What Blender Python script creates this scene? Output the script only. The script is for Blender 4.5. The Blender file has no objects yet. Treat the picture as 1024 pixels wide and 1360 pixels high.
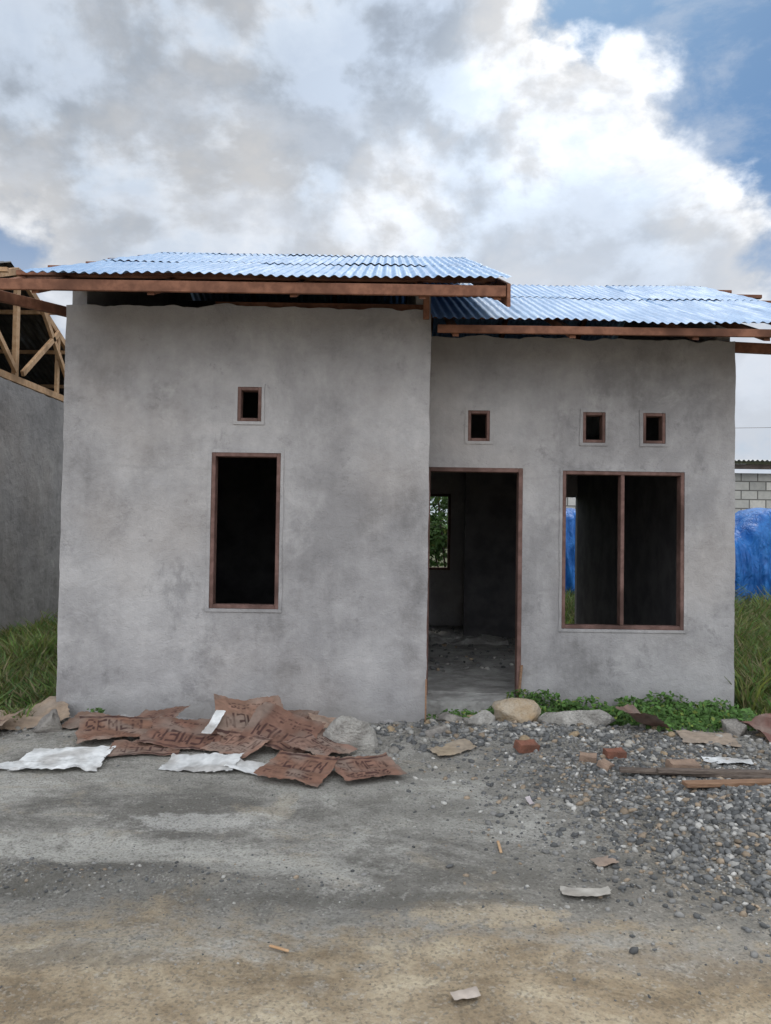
import bpy, bmesh, math, random
import numpy as np
from mathutils import Vector, noise, Matrix, Euler
random.seed(7); np.random.seed(7)
scene=bpy.context.scene
R=math.radians
COL=scene.collection

# ------------------------------------------------------------------ helpers
def link(o,parent=None):
    COL.objects.link(o)
    if parent: o.parent=parent
    return o
def empty(name,loc=(0,0,0)):
    e=bpy.data.objects.new(name,None); e.empty_display_size=.2
    COL.objects.link(e); return e
def mesh_obj(name,verts,faces,mat=None,parent=None,smooth=False):
    me=bpy.data.meshes.new(name); me.from_pydata([tuple(v) for v in verts],[],[tuple(f) for f in faces]); me.update()
    if smooth:
        me.polygons.foreach_set('use_smooth',[True]*len(me.polygons))
    if mat: me.materials.append(mat)
    return link(bpy.data.objects.new(name,me),parent)
def np_mesh(name,V,F,mat,parent=None,cols=None,smooth=False):
    me=bpy.data.meshes.new(name)
    k=F.shape[1]
    me.vertices.add(len(V)); me.vertices.foreach_set('co',V.astype(np.float32).ravel())
    me.loops.add(F.size); me.loops.foreach_set('vertex_index',F.astype(np.int32).ravel())
    me.polygons.add(len(F)); me.polygons.foreach_set('loop_start',np.arange(0,F.size,k,dtype=np.int32))
    me.update(calc_edges=True); me.validate()
    if cols is not None:
        a=me.color_attributes.new('Col','FLOAT_COLOR','POINT')
        c=np.ones((len(V),4),dtype=np.float32); c[:,:3]=cols
        a.data.foreach_set('color',c.ravel())
    if smooth: me.polygons.foreach_set('use_smooth',[True]*len(me.polygons))
    me.materials.append(mat)
    return link(bpy.data.objects.new(name,me),parent)
def box(name,x0,x1,y0,y1,z0,z1,mat,parent=None,bevel=.004):
    v=[(x,y,z) for z in (z0,z1) for y in (y0,y1) for x in (x0,x1)]
    f=[(0,2,3,1),(4,5,7,6),(0,1,5,4),(2,6,7,3),(0,4,6,2),(1,3,7,5)]
    o=mesh_obj(name,v,f,mat,parent)
    if bevel:
        m=o.modifiers.new('b','BEVEL'); m.width=bevel; m.segments=1
    return o
def beam(name,a,b,w,h,mat,parent=None,up=(0,0,1)):
    a=Vector(a);b=Vector(b);d=(b-a).normalized();up=Vector(up)
    s=d.cross(up)
    if s.length<1e-3: s=d.cross(Vector((0,1,0)))
    s.normalize(); u=s.cross(d)
    v=[]
    for p in (a,b):
        for i,j in ((-1,-1),(1,-1),(1,1),(-1,1)):
            v.append(p+s*w/2*i+u*h/2*j)
    f=[(3,2,1,0),(4,5,6,7),(0,1,5,4),(1,2,6,5),(2,3,7,6),(3,0,4,7)]
    o=mesh_obj(name,v,f,mat,parent)
    m=o.modifiers.new('b','BEVEL'); m.width=.003; m.segments=1
    return o
def n3(x,y,z=0,s=1.0):
    return noise.noise(Vector((x*s,y*s,z*s)))
def fbm(x,y,z=0,s=1.0,o=4):
    return noise.fractal(Vector((x*s,y*s,z*s)),.9,2.0,o)

# ------------------------------------------------------------------ node helpers
class NT:
    def __init__(s,name):
        s.m=bpy.data.materials.new(name); s.m.use_nodes=True; s.t=s.m.node_tree; s.n=s.t.nodes; s.l=s.t.links
        s.b=s.n['Principled BSDF']; s.tc=s.n.new('ShaderNodeTexCoord')
    def new(s,t,**k):
        n=s.n.new(t)
        for a,b in k.items(): setattr(n,a,b)
        return n
    def mapping(s,scale=(1,1,1),loc=(0,0,0)):
        m=s.new('ShaderNodeMapping'); m.inputs['Scale'].default_value=scale; m.inputs['Location'].default_value=loc
        s.l.new(s.tc.outputs['Object'],m.inputs['Vector']); return m.outputs[0]
    def noise(s,scale,detail=4,rough=.5,vec=None,dist=0):
        n=s.new('ShaderNodeTexNoise'); n.inputs['Scale'].default_value=scale; n.inputs['Detail'].default_value=detail
        n.inputs['Roughness'].default_value=rough; n.inputs['Distortion'].default_value=dist
        s.l.new(vec if vec else s.tc.outputs['Object'],n.inputs['Vector']); return n.outputs['Fac']
    def vor(s,scale,feature='F1',out='Distance',vec=None):
        n=s.new('ShaderNodeTexVoronoi'); n.feature=feature; n.inputs['Scale'].default_value=scale
        s.l.new(vec if vec else s.tc.outputs['Object'],n.inputs['Vector']); return n.outputs[out]
    def setin(s,sock,v):
        if isinstance(v,bpy.types.NodeSocket): s.l.new(v,sock)
        elif isinstance(v,(tuple,list)) and len(v)==3 and sock.type=='RGBA': sock.default_value=(*v,1)
        else: sock.default_value=v
    def math(s,op,a,b=0.0,c=None,clamp=False):
        n=s.new('ShaderNodeMath',operation=op); n.use_clamp=clamp
        s.setin(n.inputs[0],a); s.setin(n.inputs[1],b)
        if c is not None: s.setin(n.inputs[2],c)
        return n.outputs[0]
    def rng(s,v,a,b,c=0.0,d=1.0):
        n=s.new('ShaderNodeMapRange',interpolation_type='SMOOTHSTEP'); s.l.new(v,n.inputs[0])
        for i,x in enumerate((a,b,c,d)): n.inputs[i+1].default_value=x
        return n.outputs[0]
    def mix(s,f,a,b,mode='MIX'):
        n=s.new('ShaderNodeMix',data_type='RGBA',blend_type=mode)
        s.setin(n.inputs[0],f); s.setin(n.inputs[6],a); s.setin(n.inputs[7],b); return n.outputs[2]
    def ramp(s,f,stops):
        n=s.new('ShaderNodeValToRGB'); s.l.new(f,n.inputs[0]); e=n.color_ramp.elements
        while len(e)<len(stops): e.new(.5)
        for i,(p,c) in enumerate(stops): e[i].position=p; e[i].color=(*c,1)
        return n.outputs[0]
    def bump(s,h,strength=.5,dist=.01,normal=None):
        n=s.new('ShaderNodeBump'); s.l.new(h,n.inputs['Height']); n.inputs['Strength'].default_value=strength; n.inputs['Distance'].default_value=dist
        if normal: s.l.new(normal,n.inputs['Normal'])
        return n.outputs[0]
    def out(s,col,rough=.9,normal=None,metal=0,spec=.3):
        s.setin(s.b.inputs['Base Color'],col); s.setin(s.b.inputs['Roughness'],rough)
        s.b.inputs['Metallic'].default_value=metal; s.b.inputs['Specular IOR Level'].default_value=spec
        if normal: s.l.new(normal,s.b.inputs['Normal'])
        return s.m

def mat_plaster(name,k=1.0):
    t=NT(name)
    a=t.noise(.9,6,.6,dist=.2); b=t.noise(3.2,7,.65,dist=.3); c=t.noise(22,5,.6)
    st=t.noise(1.0,5,.6,vec=t.mapping((5,5,.7)))
    s=t.math('ADD',t.math('MULTIPLY',a,.46),t.math('MULTIPLY',b,.26))
    s=t.math('ADD',s,t.math('MULTIPLY',c,.10)); s=t.math('ADD',s,t.math('MULTIPLY',st,.18))
    col=t.ramp(s,[(.38,(.225*k,.216*k,.212*k)),(.46,(.335*k,.322*k,.318*k)),(.54,(.405*k,.39*k,.384*k)),(.62,(.48*k,.463*k,.452*k))])
    # large damp patches
    big=t.rng(t.noise(.75,9,.66,dist=.3,vec=t.mapping((1.1,1,.8),(5.2,1,2.6))),.49,.62)
    col=t.mix(t.math('MULTIPLY',big,.48),col,(.215*k,.207*k,.207*k))
    sm=t.rng(t.noise(1.7,9,.74,dist=.3,vec=t.mapping((1,1,.8),(3,1,5))),.56,.66)
    col=t.mix(t.math('MULTIPLY',sm,.50),col,(.185*k,.178*k,.178*k))
    sm2=t.rng(t.noise(4.0,8,.76,dist=.2,vec=t.mapping((1,1,1),(7,1,2))),.60,.68)
    col=t.mix(t.math('MULTIPLY',sm2,.45),col,(.18*k,.172*k,.172*k))
    lt=t.rng(t.noise(1.5,9,.74,dist=.3,vec=t.mapping((1,1,1.2),(1,8,2))),.54,.68)
    col=t.mix(t.math('MULTIPLY',lt,.38),col,(.55*k,.53*k,.515*k))
    wm=t.rng(t.noise(.7,4,.5,vec=t.mapping((1,1,1),(9,3,1))),.48,.7)
    col=t.mix(t.math('MULTIPLY',wm,.28),col,(.44*k,.385*k,.34*k))
    sp=t.new('ShaderNodeSeparateXYZ'); t.l.new(t.tc.outputs['Object'],sp.inputs[0])
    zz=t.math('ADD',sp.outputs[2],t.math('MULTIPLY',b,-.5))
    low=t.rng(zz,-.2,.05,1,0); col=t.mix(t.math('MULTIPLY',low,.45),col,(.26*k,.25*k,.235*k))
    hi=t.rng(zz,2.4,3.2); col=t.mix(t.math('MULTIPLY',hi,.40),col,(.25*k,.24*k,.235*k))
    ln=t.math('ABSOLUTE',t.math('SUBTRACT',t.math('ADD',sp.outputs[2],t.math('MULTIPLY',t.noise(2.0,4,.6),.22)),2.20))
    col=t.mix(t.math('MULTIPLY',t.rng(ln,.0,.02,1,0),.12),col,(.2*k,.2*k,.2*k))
    v=t.rng(t.vor(38),.02,.09); 
    pit=t.math('MULTIPLY',t.math('SUBTRACT',1.0,v),t.rng(t.noise(5,3),.48,.60))
    col=t.mix(t.math('MULTIPLY',pit,.5),col,(.14*k,.14*k,.14*k))
    h=t.math('ADD',t.math('MULTIPLY',t.noise(7,6,.60,dist=.3),1.0),t.math('MULTIPLY',t.noise(70,4,.6),.25))
    h=t.math('ADD',h,t.math('MULTIPLY',v,.12))
    return t.out(col,.92,t.bump(h,.75,.022),spec=.2)
def mat_wood(name,c1,c2,grain=(2,2,2)):
    t=NT(name)
    g=t.noise(14,6,.6,vec=t.mapping(grain)); g2=t.noise(2.5,3)
    col=t.mix(t.rng(g,.35,.65),c1,c2); col=t.mix(t.rng(g2,.45,.7),col,tuple(x*.6 for x in c1))
    return t.out(col,.75,t.bump(g,.3,.004),spec=.25)
def mat_simple_noise(name,c1,c2,scale=5,rough=.9,bs=.4,bd=.01,metal=0,spec=.3):
    t=NT(name); g=t.noise(scale,6,.6); col=t.mix(t.rng(g,.35,.65),c1,c2)
    return t.out(col,rough,t.bump(t.noise(scale*5,5,.6),bs,bd),metal,spec)
def mat_attr(name,rough=.85,bscale=60,bs=.3,spec=.25,trans=0,var=.35,bd=.004):
    t=NT(name); a=t.new('ShaderNodeAttribute'); a.attribute_name='Col'
    g=t.noise(bscale,4,.6)
    col=t.mix(t.math('MULTIPLY',t.rng(g,.35,.7),var),a.outputs['Color'],(0.02,.02,.015))
    m=t.out(col,rough,t.bump(g,bs,bd),spec=spec)
    if trans:
        tr=t.new('ShaderNodeBsdfTranslucent'); t.l.new(col,tr.inputs[0]); mx=t.new('ShaderNodeMixShader'); mx.inputs[0].default_value=trans
        t.l.new(t.b.outputs[0],mx.inputs[1]); t.l.new(tr.outputs[0],mx.inputs[2])
        t.l.new(mx.outputs[0],t.n['Material Output'].inputs[0])
    return m

M_pl=mat_plaster('plaster',1.03)
M_pl_in=mat_simple_noise('shaded_inner_plaster',(.075,.072,.075),(.125,.12,.12),3)  # room shade put into the base colour, darker than the outer plaster
M_pl_n=mat_plaster('neighbour_plaster',.85)
M_red=mat_wood('red_wood',(.17,.075,.045),(.27,.125,.075),(1,1,1))
M_frame=mat_wood('frame_wood',(.14,.08,.065),(.21,.125,.105),(1,1,1))
M_raw=mat_wood('raw_wood',(.46,.28,.15),(.56,.37,.22),(1,1,1))
M_dark=mat_wood('old_wood',(.11,.085,.07),(.19,.15,.12),(1,6,6))
M_plank=mat_wood('plank_wood',(.22,.125,.075),(.32,.195,.12),(1,6,6))
M_floor=mat_simple_noise('floor_concrete',(.24,.23,.215),(.40,.39,.365),4,.9,.7,.02)

def mat_roof(name,c1,c2,metal,rough,spec=.3):
    t=NT(name)
    g=t.noise(3,5,.6); g2=t.noise(1.3,5,.7,vec=t.mapping((6,1,1)))
    col=t.mix(t.rng(g,.35,.7),c1,c2)
    col=t.mix(t.math('MULTIPLY',t.rng(g2,.5,.75),.4),col,(.38,.44,.52))
    r=t.rng(g2,.3,.7,rough-.05,rough+.12)
    return t.out(col,r,t.bump(t.noise(9,3),.15,.01),metal,spec)
M_roof=mat_roof('blue_zinc',(.17,.30,.49),(.24,.38,.57),.0,.55,.20)
M_roofd=mat_roof('dark_zinc',(.05,.05,.05),(.09,.09,.085),.3,.5)
M_roofg=mat_roof('grey_zinc',(.30,.31,.31),(.42,.43,.43),.5,.45)

# ------------------------------------------------------------------ wall panel with openings
def wall_panel(name,a0,a1,z0,z1,d0,thick,openings,mat,parent,axis='x',step=.05,amp=.007,topamp=.015,ztop=None):
    def lines(lo,hi,extra):
        n=max(1,int(round((hi-lo)/step))); L=set(round(lo+(hi-lo)*i/n,4) for i in range(n+1))
        L=sorted(L); ex=sorted(set(round(e,4) for e in extra if lo<e<hi))
        L=[l for l in L if all(abs(l-e)>step*.35 for e in ex) or l in (round(lo,4),round(hi,4))]
        return sorted(set(L+ex))
    A=lines(a0,a1,[o[0] for o in openings]+[o[1] for o in openings])
    Z=lines(z0,z1,[o[2] for o in openings]+[o[3] for o in openings])
    def solid(i,j):
        if i<0 or j<0 or i>=len(A)-1 or j>=len(Z)-1: return False
        ca=(A[i]+A[i+1])/2; cz=(Z[j]+Z[j+1])/2
        return not any(o[0]<ca<o[1] and o[2]<cz<o[3] for o in openings)
    V=[];idx={}
    sg=1 if thick>0 else -1
    def vert(i,j,s):
        k=(i,j,s)
        if k in idx: return idx[k]
        a=A[i];z=Z[j];d=d0+thick*s
        aa=a; zz=z
        if ztop: zz=z0+(z-z0)*(ztop(a)-z0)/(z1-z0)
        if s==0: d+= sg*(amp*fbm(a,z,d0,1.3,5)-amp*.3)
        if i in(0,len(A)-1): aa+=.008*fbm(z*3,d0,a,1.5,4)
        if j==len(Z)-1 and topamp: zz+=topamp*fbm(a,d0+s,3,4,4)
        V.append((aa,d,zz) if axis=='x' else (d,aa,zz)); idx[k]=len(V)-1; return idx[k]
    F=[]
    for i in range(len(A)-1):
        for j in range(len(Z)-1):
            if not solid(i,j): continue
            F.append([vert(i,j,0),vert(i+1,j,0),vert(i+1,j+1,0),vert(i,j+1,0)])
            F.append([vert(i,j,1),vert(i,j+1,1),vert(i+1,j+1,1),vert(i+1,j,1)])
            if not solid(i-1,j): F.append([vert(i,j,0),vert(i,j+1,0),vert(i,j+1,1),vert(i,j,1)])
            if not solid(i+1,j): F.append([vert(i+1,j,0),vert(i+1,j,1),vert(i+1,j+1,1),vert(i+1,j+1,0)])
            if not solid(i,j-1): F.append([vert(i,j,0),vert(i,j,1),vert(i+1,j,1),vert(i+1,j,0)])
            if not solid(i,j+1): F.append([vert(i,j+1,0),vert(i+1,j+1,0),vert(i+1,j+1,1),vert(i,j+1,1)])
    o=mesh_obj(name,V,F,mat,parent)
    bm=bmesh.new(); bm.from_mesh(o.data); bmesh.ops.recalc_face_normals(bm,faces=bm.faces); bm.to_mesh(o.data); bm.free()
    return o
def frame(name,x0,x1,z0,z1,y,depth,w,mat,parent,mull=None,sill=True):
    e=bpy.data.objects.new(name,None); COL.objects.link(e); e.parent=parent
    yy=y-.008
    box('jamb_left',x0,x0+w,yy,yy+depth,z0,z1,mat,e); box('jamb_right',x1-w,x1,yy,yy+depth,z0,z1,mat,e)
    box('head',x0+w,x1-w,yy+.002,yy+depth-.002,z1-w,z1,mat,e)
    if sill: box('sill',x0+w,x1-w,yy+.002,yy+depth-.002,z0,z0+w,mat,e)
    if mull: box('mullion',mull-w/2,mull+w/2,yy+.004,yy+depth-.004,z0+w,z1-w,mat,e)
    return e
def trim(x0,x1,z0,z1,y,parent,w=.03,bottom=True):
    y0=y-.009
    z0b=z0-w if bottom else z0
    wall_panel('plaster_reveal',x0-w,x1+w,z0b,z1+w,y0,.04,[(x0,x1,z0 if bottom else z0-.01,z1)],M_pl,parent,step=.04,amp=.006,topamp=.004)

# ------------------------------------------------------------------ HOUSE
house=empty('concrete_house')
YL,YR,YB=6.30,6.90,12.0
XL,XC,XR=-2.66,.352,3.14
SL=.403; S=.419
def roofL(y): return 3.43+(y-5.6)*SL if y<=9.3 else 3.43+(9.3-5.6)*SL-(y-9.3)*SL
def roofR(y): return 3.30+(y-6.2)*S if y<=9.3 else 3.30+(9.3-6.2)*S-(y-9.3)*S
ventL=(-1.23,-1.033,2.483,2.767); winL=(-1.433,-.865,.945,2.224)
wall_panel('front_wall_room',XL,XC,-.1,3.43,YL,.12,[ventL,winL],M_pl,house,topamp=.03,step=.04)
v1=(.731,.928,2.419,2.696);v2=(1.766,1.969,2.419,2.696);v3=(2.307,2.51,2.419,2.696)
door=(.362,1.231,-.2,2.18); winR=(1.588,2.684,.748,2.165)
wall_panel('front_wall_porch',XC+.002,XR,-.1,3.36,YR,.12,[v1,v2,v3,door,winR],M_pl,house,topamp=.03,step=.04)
wall_panel('side_wall_left',YL+.122,YB,-.1,4.6,XL,.12,[],M_pl,house,axis='y',step=.1,ztop=lambda y:roofL(y)-.13)
wall_panel('party_wall',YL+.122,YB,-.1,4.6,XC,-.12,[],M_pl,house,axis='y',step=.1,ztop=lambda y:roofL(y)-.13)
wall_panel('side_wall_right',YR+.122,YB,-.1,4.3,XR,-.12,[],M_pl,house,axis='y',step=.1,ztop=lambda y:roofR(y)-.11)
bw=(.45,1.02,1.0,2.19); bd=(2.25,3.0,.1,2.17)
wall_panel('back_wall',XL,XR,-.1,3.15,YB+.12,-.12,[bw,bd],M_pl,house,step=.08)
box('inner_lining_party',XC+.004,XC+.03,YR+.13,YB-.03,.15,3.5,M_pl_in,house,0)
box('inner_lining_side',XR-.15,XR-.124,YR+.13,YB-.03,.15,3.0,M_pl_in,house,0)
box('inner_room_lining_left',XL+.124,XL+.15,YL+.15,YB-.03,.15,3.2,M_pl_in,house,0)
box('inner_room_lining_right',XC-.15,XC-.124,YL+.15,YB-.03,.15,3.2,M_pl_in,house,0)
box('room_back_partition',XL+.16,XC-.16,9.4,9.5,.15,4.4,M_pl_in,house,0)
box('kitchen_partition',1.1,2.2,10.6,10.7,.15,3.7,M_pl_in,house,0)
frame('back_window_frame',bw[0],bw[1],bw[2],bw[3],YB,.1,.04,M_frame,house)
frame('room_window_frame',*winL,YL,.10,.033,M_frame,house)
frame('vent_frame',*ventL,YL,.10,.028,M_frame,house)
for v in (v1,v2,v3): frame('vent_frame',*v,YR,.10,.028,M_frame,house)
frame('porch_window_frame',*winR,YR,.10,.033,M_frame,house,mull=2.13)
frame('door_frame',door[0],door[1],.14,door[3],YR,.11,.038,M_frame,house,sill=False)
for v,y in ((winL,YL),(ventL,YL),(v1,YR),(v2,YR),(v3,YR),(winR,YR)): trim(*v,y,house,w=.026)
def lump_box(name,x0,x1,y0,y1,z0,z1,mat,parent,amp=.02,step=.05,sc=5):
    nx=max(2,int((x1-x0)/step));ny=max(2,int((y1-y0)/step));nz=max(2,int((z1-z0)/step))
    bm=bmesh.new()
    def side(o,u,v,nu,nv):
        g=[[bm.verts.new(Vector(o)+Vector(u)*i/nu+Vector(v)*j/nv) for j in range(nv+1)] for i in range(nu+1)]
        for i in range(nu):
            for j in range(nv): bm.faces.new((g[i][j],g[i+1][j],g[i+1][j+1],g[i][j+1]))
    X,Y,Z=x1-x0,y1-y0,z1-z0
    side((x0,y0,z0),(X,0,0),(0,0,Z),nx,nz); side((x0,y1,z0),(X,0,0),(0,0,Z),nx,nz)
    side((x0,y0,z0),(0,Y,0),(0,0,Z),ny,nz); side((x1,y0,z0),(0,Y,0),(0,0,Z),ny,nz)
    side((x0,y0,z1),(X,0,0),(0,Y,0),nx,ny)
    bmesh.ops.remove_doubles(bm,verts=bm.verts,dist=1e-4); bmesh.ops.recalc_face_normals(bm,faces=bm.faces)
    for v in bm.verts:
        p=v.co.copy()
        v.co+=Vector((fbm(p.x,p.y,p.z,sc),fbm(p.x+9,p.y,p.z,sc),fbm(p.x,p.y+7,p.z,sc)))*amp
    me=bpy.data.meshes.new(name); bm.to_mesh(me); bm.free(); me.materials.append(mat)
    return link(bpy.data.objects.new(name,me),parent)
lump_box('floor_slab',XL+.14,XR-.14,7.04,YB-.01,-.05,.14,M_floor,house,.012,.08)
lump_box('door_step',XC+.012,1.30,6.72,7.03,-.05,.125,M_floor,house,.014,.03,7)
lump_box('wall_footing',XL-.03,XC+.02,YL-.07,YL+.03,-.1,.045,M_pl,house,.04,.03,6)
lump_box('wall_footing',1.32,XR+.03,YR-.05,YR+.03,-.1,.02,M_pl,house,.03,.04,5)
lump_box('floor_rubble_heap',.5,1.6,10.0,10.55,.10,.20,M_floor,house,.07,.04,4)

def corrugated(name,x0,x1,ya,yb,zf,mat,parent,pitch=.076,amp=.0085,seg=8,lap=1.75,dent=0):
    nx=int((x1-x0)/pitch*seg)
    xs=np.linspace(x0,x1,nx+1); 
    V=[];F=[]
    L=abs(yb-ya); nsheet=max(1,int(math.ceil(L/lap))); sgn=1 if yb>ya else -1
    for k in range(nsheet):
        s0=k*lap-(0.12 if k else 0); s1=min(L,(k+1)*lap)
        rows=26 if dent else 8
        base=len(V)
        for r in range(rows+1):
            s=s0+(s1-s0)*r/rows; y=ya+sgn*s
            for x in xs:
                sh=int((x-x0)/.76)
                off=(.010*(1-r/rows)) + .005*math.sin(sh*2.1+k)
                jit=.03*math.sin(sh*3.7+k*1.9) if r==0 else 0
                z=zf(y)+amp*math.sin(2*math.pi*(x-x0)/pitch)+off+.004*n3(x,y,k,2.3)+.006*n3(x*.6,y*.6,5,1)+dent*n3(x,y*2.2,sh,3.2)
                V.append((x,y-sgn*jit,z-jit*S*0.9))
        w=nx+1
        for r in range(rows):
            for i in range(nx):
                a=base+r*w+i; F.append((a,a+1,a+w+1,a+w))
    V=np.array(V);F=np.array(F)
    return np_mesh(name,V,F,mat,parent,smooth=True)
corrugated('roof_sheet_front_high',-2.70,.90,5.56,9.32,lambda y:roofL(y)+.03,M_roof,house,dent=.011)
corrugated('roof_sheet_back_high',-2.70,.90,12.75,9.28,lambda y:roofL(y)+.03,M_roof,house)
corrugated('roof_sheet_front_low',.36,3.80,6.16,9.32,lambda y:roofR(y)+.03,M_roof,house,dent=.009)
corrugated('roof_sheet_back_low',.36,3.80,12.75,9.28,lambda y:roofR(y)+.03,M_roof,house)
box('fascia_high',-3.25,.86,5.575,5.60,3.325,3.407,M_red,house)
box('fascia_low',.40,3.95,6.175,6.20,3.212,3.277,M_red,house)
def slope_board(name,x0,x1,ya,yb,zf,top,bot,mat):
    V=[(x,y,zf(y)+o) for y in (ya,yb) for x in (x0,x1) for o in (-bot,-top)]
    F=[(0,1,3,2),(4,6,7,5),(0,4,5,1),(2,3,7,6),(1,5,7,3),(0,2,6,4)]
    o=mesh_obj(name,V,F,mat,house)
    return o
slope_board('bargeboard_high',.865,.89,5.565,9.28,roofL,.0,.17,M_red)
slope_board('bargeboard_high_back',.865,.89,9.302,12.7,roofL,.0,.15,M_red)
slope_board('bargeboard_low',3.76,3.785,6.21,9.2,roofR,.0,.12,M_red)
for x in (-2.95,-2.6,-1.75,-.7,.25,.80):
    slope_board('rafter_high',x-.025,x+.025,5.604,9.28,roofL,.045,.125,M_red)
    slope_board('rafter_high_back',x-.025,x+.025,9.32,12.6,roofL,.045,.135,M_red)
for x in (.55,1.5,2.5,3.08,3.6):
    slope_board('rafter_low',x-.025,x+.025,6.204,9.28,roofR,.045,.115,M_red)
    slope_board('rafter_low_back',x-.025,x+.025,9.32,12.6,roofR,.045,.13,M_red)
i=0
for y in (6.15,6.85,7.55,8.3,9.1):
    xe=-3.0-.06*(i%2)
    beam('purlin_high',(xe,y,roofL(y)-.018),(.862,y,roofL(y)-.018),.05,.04,M_red,house); i+=1
for y in (6.75,7.4,8.1,8.7,9.2):
    xe=4.25-.12*(i%2)
    beam('purlin_low',(.37,y,roofR(y)-.018),(xe,y,roofR(y)-.018),.05,.04,M_red,house); i+=1
for y in (9.7,10.7,11.7):
    beam('purlin_back',(-2.95,y,roofL(y)-.018),(.862,y,roofL(y)-.018),.05,.04,M_red,house)
    beam('purlin_back',(.37,y,roofR(y)-.018),(3.95,y,roofR(y)-.018),.05,.04,M_red,house)
beam('wall_plate',(-1.45,6.42,3.47),(.34,6.42,3.47),.07,.055,M_red,house)
beam('wall_plate_low',(2.9,6.97,3.33),(3.75,6.97,3.30),.06,.09,M_red,house)
beam('corner_post',(.31,6.25,3.34),(.31,6.25,3.62),.05,.05,M_red,house)
beam('eave_tail',(-2.95,5.7,3.32),(-2.62,6.9,3.47),.05,.08,M_red,house)

# ------------------------------------------------------------------ NEIGHBOUR HOUSE (left)
nh=empty('unfinished_neighbour_house')
wall_panel('side_wall',8.2,15.5,-.1,3.62,-5.3,-.12,[],M_pl_n,nh,axis='y',step=.12)
wall_panel('front_wall',-11.0,-5.43,-.1,3.62,8.2,.12,[(-8.6,-7.6,0,2.1),(-10.2,-9.4,.9,2.1)],M_pl_n,nh,step=.15)
wall_panel('back_wall',-11.0,-5.43,-.1,3.62,15.5,-.12,[],M_pl_n,nh,step=.2)
wall_panel('far_side_wall',8.33,15.3,-.1,3.62,-11.1,.12,[],M_pl_n,nh,axis='y',step=.2)
RY=11.0
def roofN(y): return 5.35-abs(y-RY)*.40
for xx in (-5.36,-7.4,-9.4):
    beam('truss_bottom_chord',(xx,7.6,3.70),(xx,15.6,3.70),.06,.10,M_raw,nh)
    beam('truss_top_chord_front',(xx,7.4,roofN(7.4)-.08),(xx,RY,roofN(RY)-.08),.06,.10,M_raw,nh)
    beam('truss_top_chord_back',(xx,RY,roofN(RY)-.08),(xx,14.9,roofN(14.9)-.08),.06,.10,M_raw,nh)
    beam('king_post',(xx,RY,3.75),(xx,RY,roofN(RY)-.1),.06,.10,M_raw,nh,up=(0,1,0))
    beam('strut_a',(xx+.06,RY+.1,3.8),(xx+.06,12.3,roofN(12.3)-.12),.05,.08,M_raw,nh)
    beam('strut_b',(xx+.06,RY-.1,3.8),(xx+.06,9.7,roofN(9.7)-.12),.05,.08,M_raw,nh)
    beam('post_c',(xx,12.4,3.75),(xx,12.4,roofN(12.4)-.1),.05,.08,M_raw,nh,up=(0,1,0))
    beam('strut_d',(xx+.06,11.6,roofN(11.6)-.1),(xx+.06,12.9,3.8),.05,.08,M_raw,nh)
for y in (8,9,10,12,13,14): beam('purlin',(-11.3,y,roofN(y)),(-5.0,y,roofN(y)),.05,.06,M_raw,nh)
def corr2(name,x0,x1,ya,yb,zf,mat,parent): return corrugated(name,x0,x1,ya,yb,zf,mat,parent,pitch=.1,amp=.014,seg=5,lap=10)
corr2('roof_sheet_front',-11.4,-5.45,7.3,RY,lambda y:roofN(y)+.05,M_roofd,nh)
corr2('roof_sheet_back',-11.4,-5.45,15.1,RY-.02,lambda y:roofN(y)+.05,M_roofd,nh)

# ------------------------------------------------------------------ BLOCK BUILDING (right, behind)
def mat_blocks():
    t=NT('concrete_blocks')
    mp=t.new('ShaderNodeMapping'); mp.inputs['Rotation'].default_value=(R(90),0,0); t.l.new(t.tc.outputs['Object'],mp.inputs[0])
    b=t.new('ShaderNodeTexBrick'); t.l.new(mp.outputs[0],b.inputs[0]); b.inputs['Scale'].default_value=1
    b.inputs['Brick Width'].default_value=.42; b.inputs['Row Height'].default_value=.23; b.inputs['Mortar Size'].default_value=.016
    b.inputs['Color1'].default_value=(.70,.66,.58,1); b.inputs['Color2'].default_value=(.46,.44,.39,1); b.inputs['Mortar'].default_value=(.16,.15,.13,1)
    col=t.mix(t.math('MULTIPLY',t.rng(t.noise(6,6,.7),.4,.7),.4),b.outputs[0],(.28,.27,.24))
    return t.out(col,.95,t.bump(b.outputs['Fac'],-.6,.02))
M_blk=mat_blocks()
bb=empty('block_wall_building')
wall_panel('block_wall',3.2,15,-.1,3.2,19.5,.2,[(6.9,7.7,1.3,2.2)],M_blk,bb,step=.3,topamp=0)
wall_panel('block_side',19.72,25,-.1,3.2,3.2,.2,[],M_blk,bb,axis='y',step=.3,topamp=0)
corrugated('roof_sheet',2.9,15.4,18.9,24,lambda y:3.46+(y-18.9)*.08,M_roofg,bb,pitch=.12,amp=.02,seg=5,lap=10)
beam('eave_beam',(3.0,19.2,3.34),(15,19.2,3.34),.08,.12,M_dark,bb)

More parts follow.
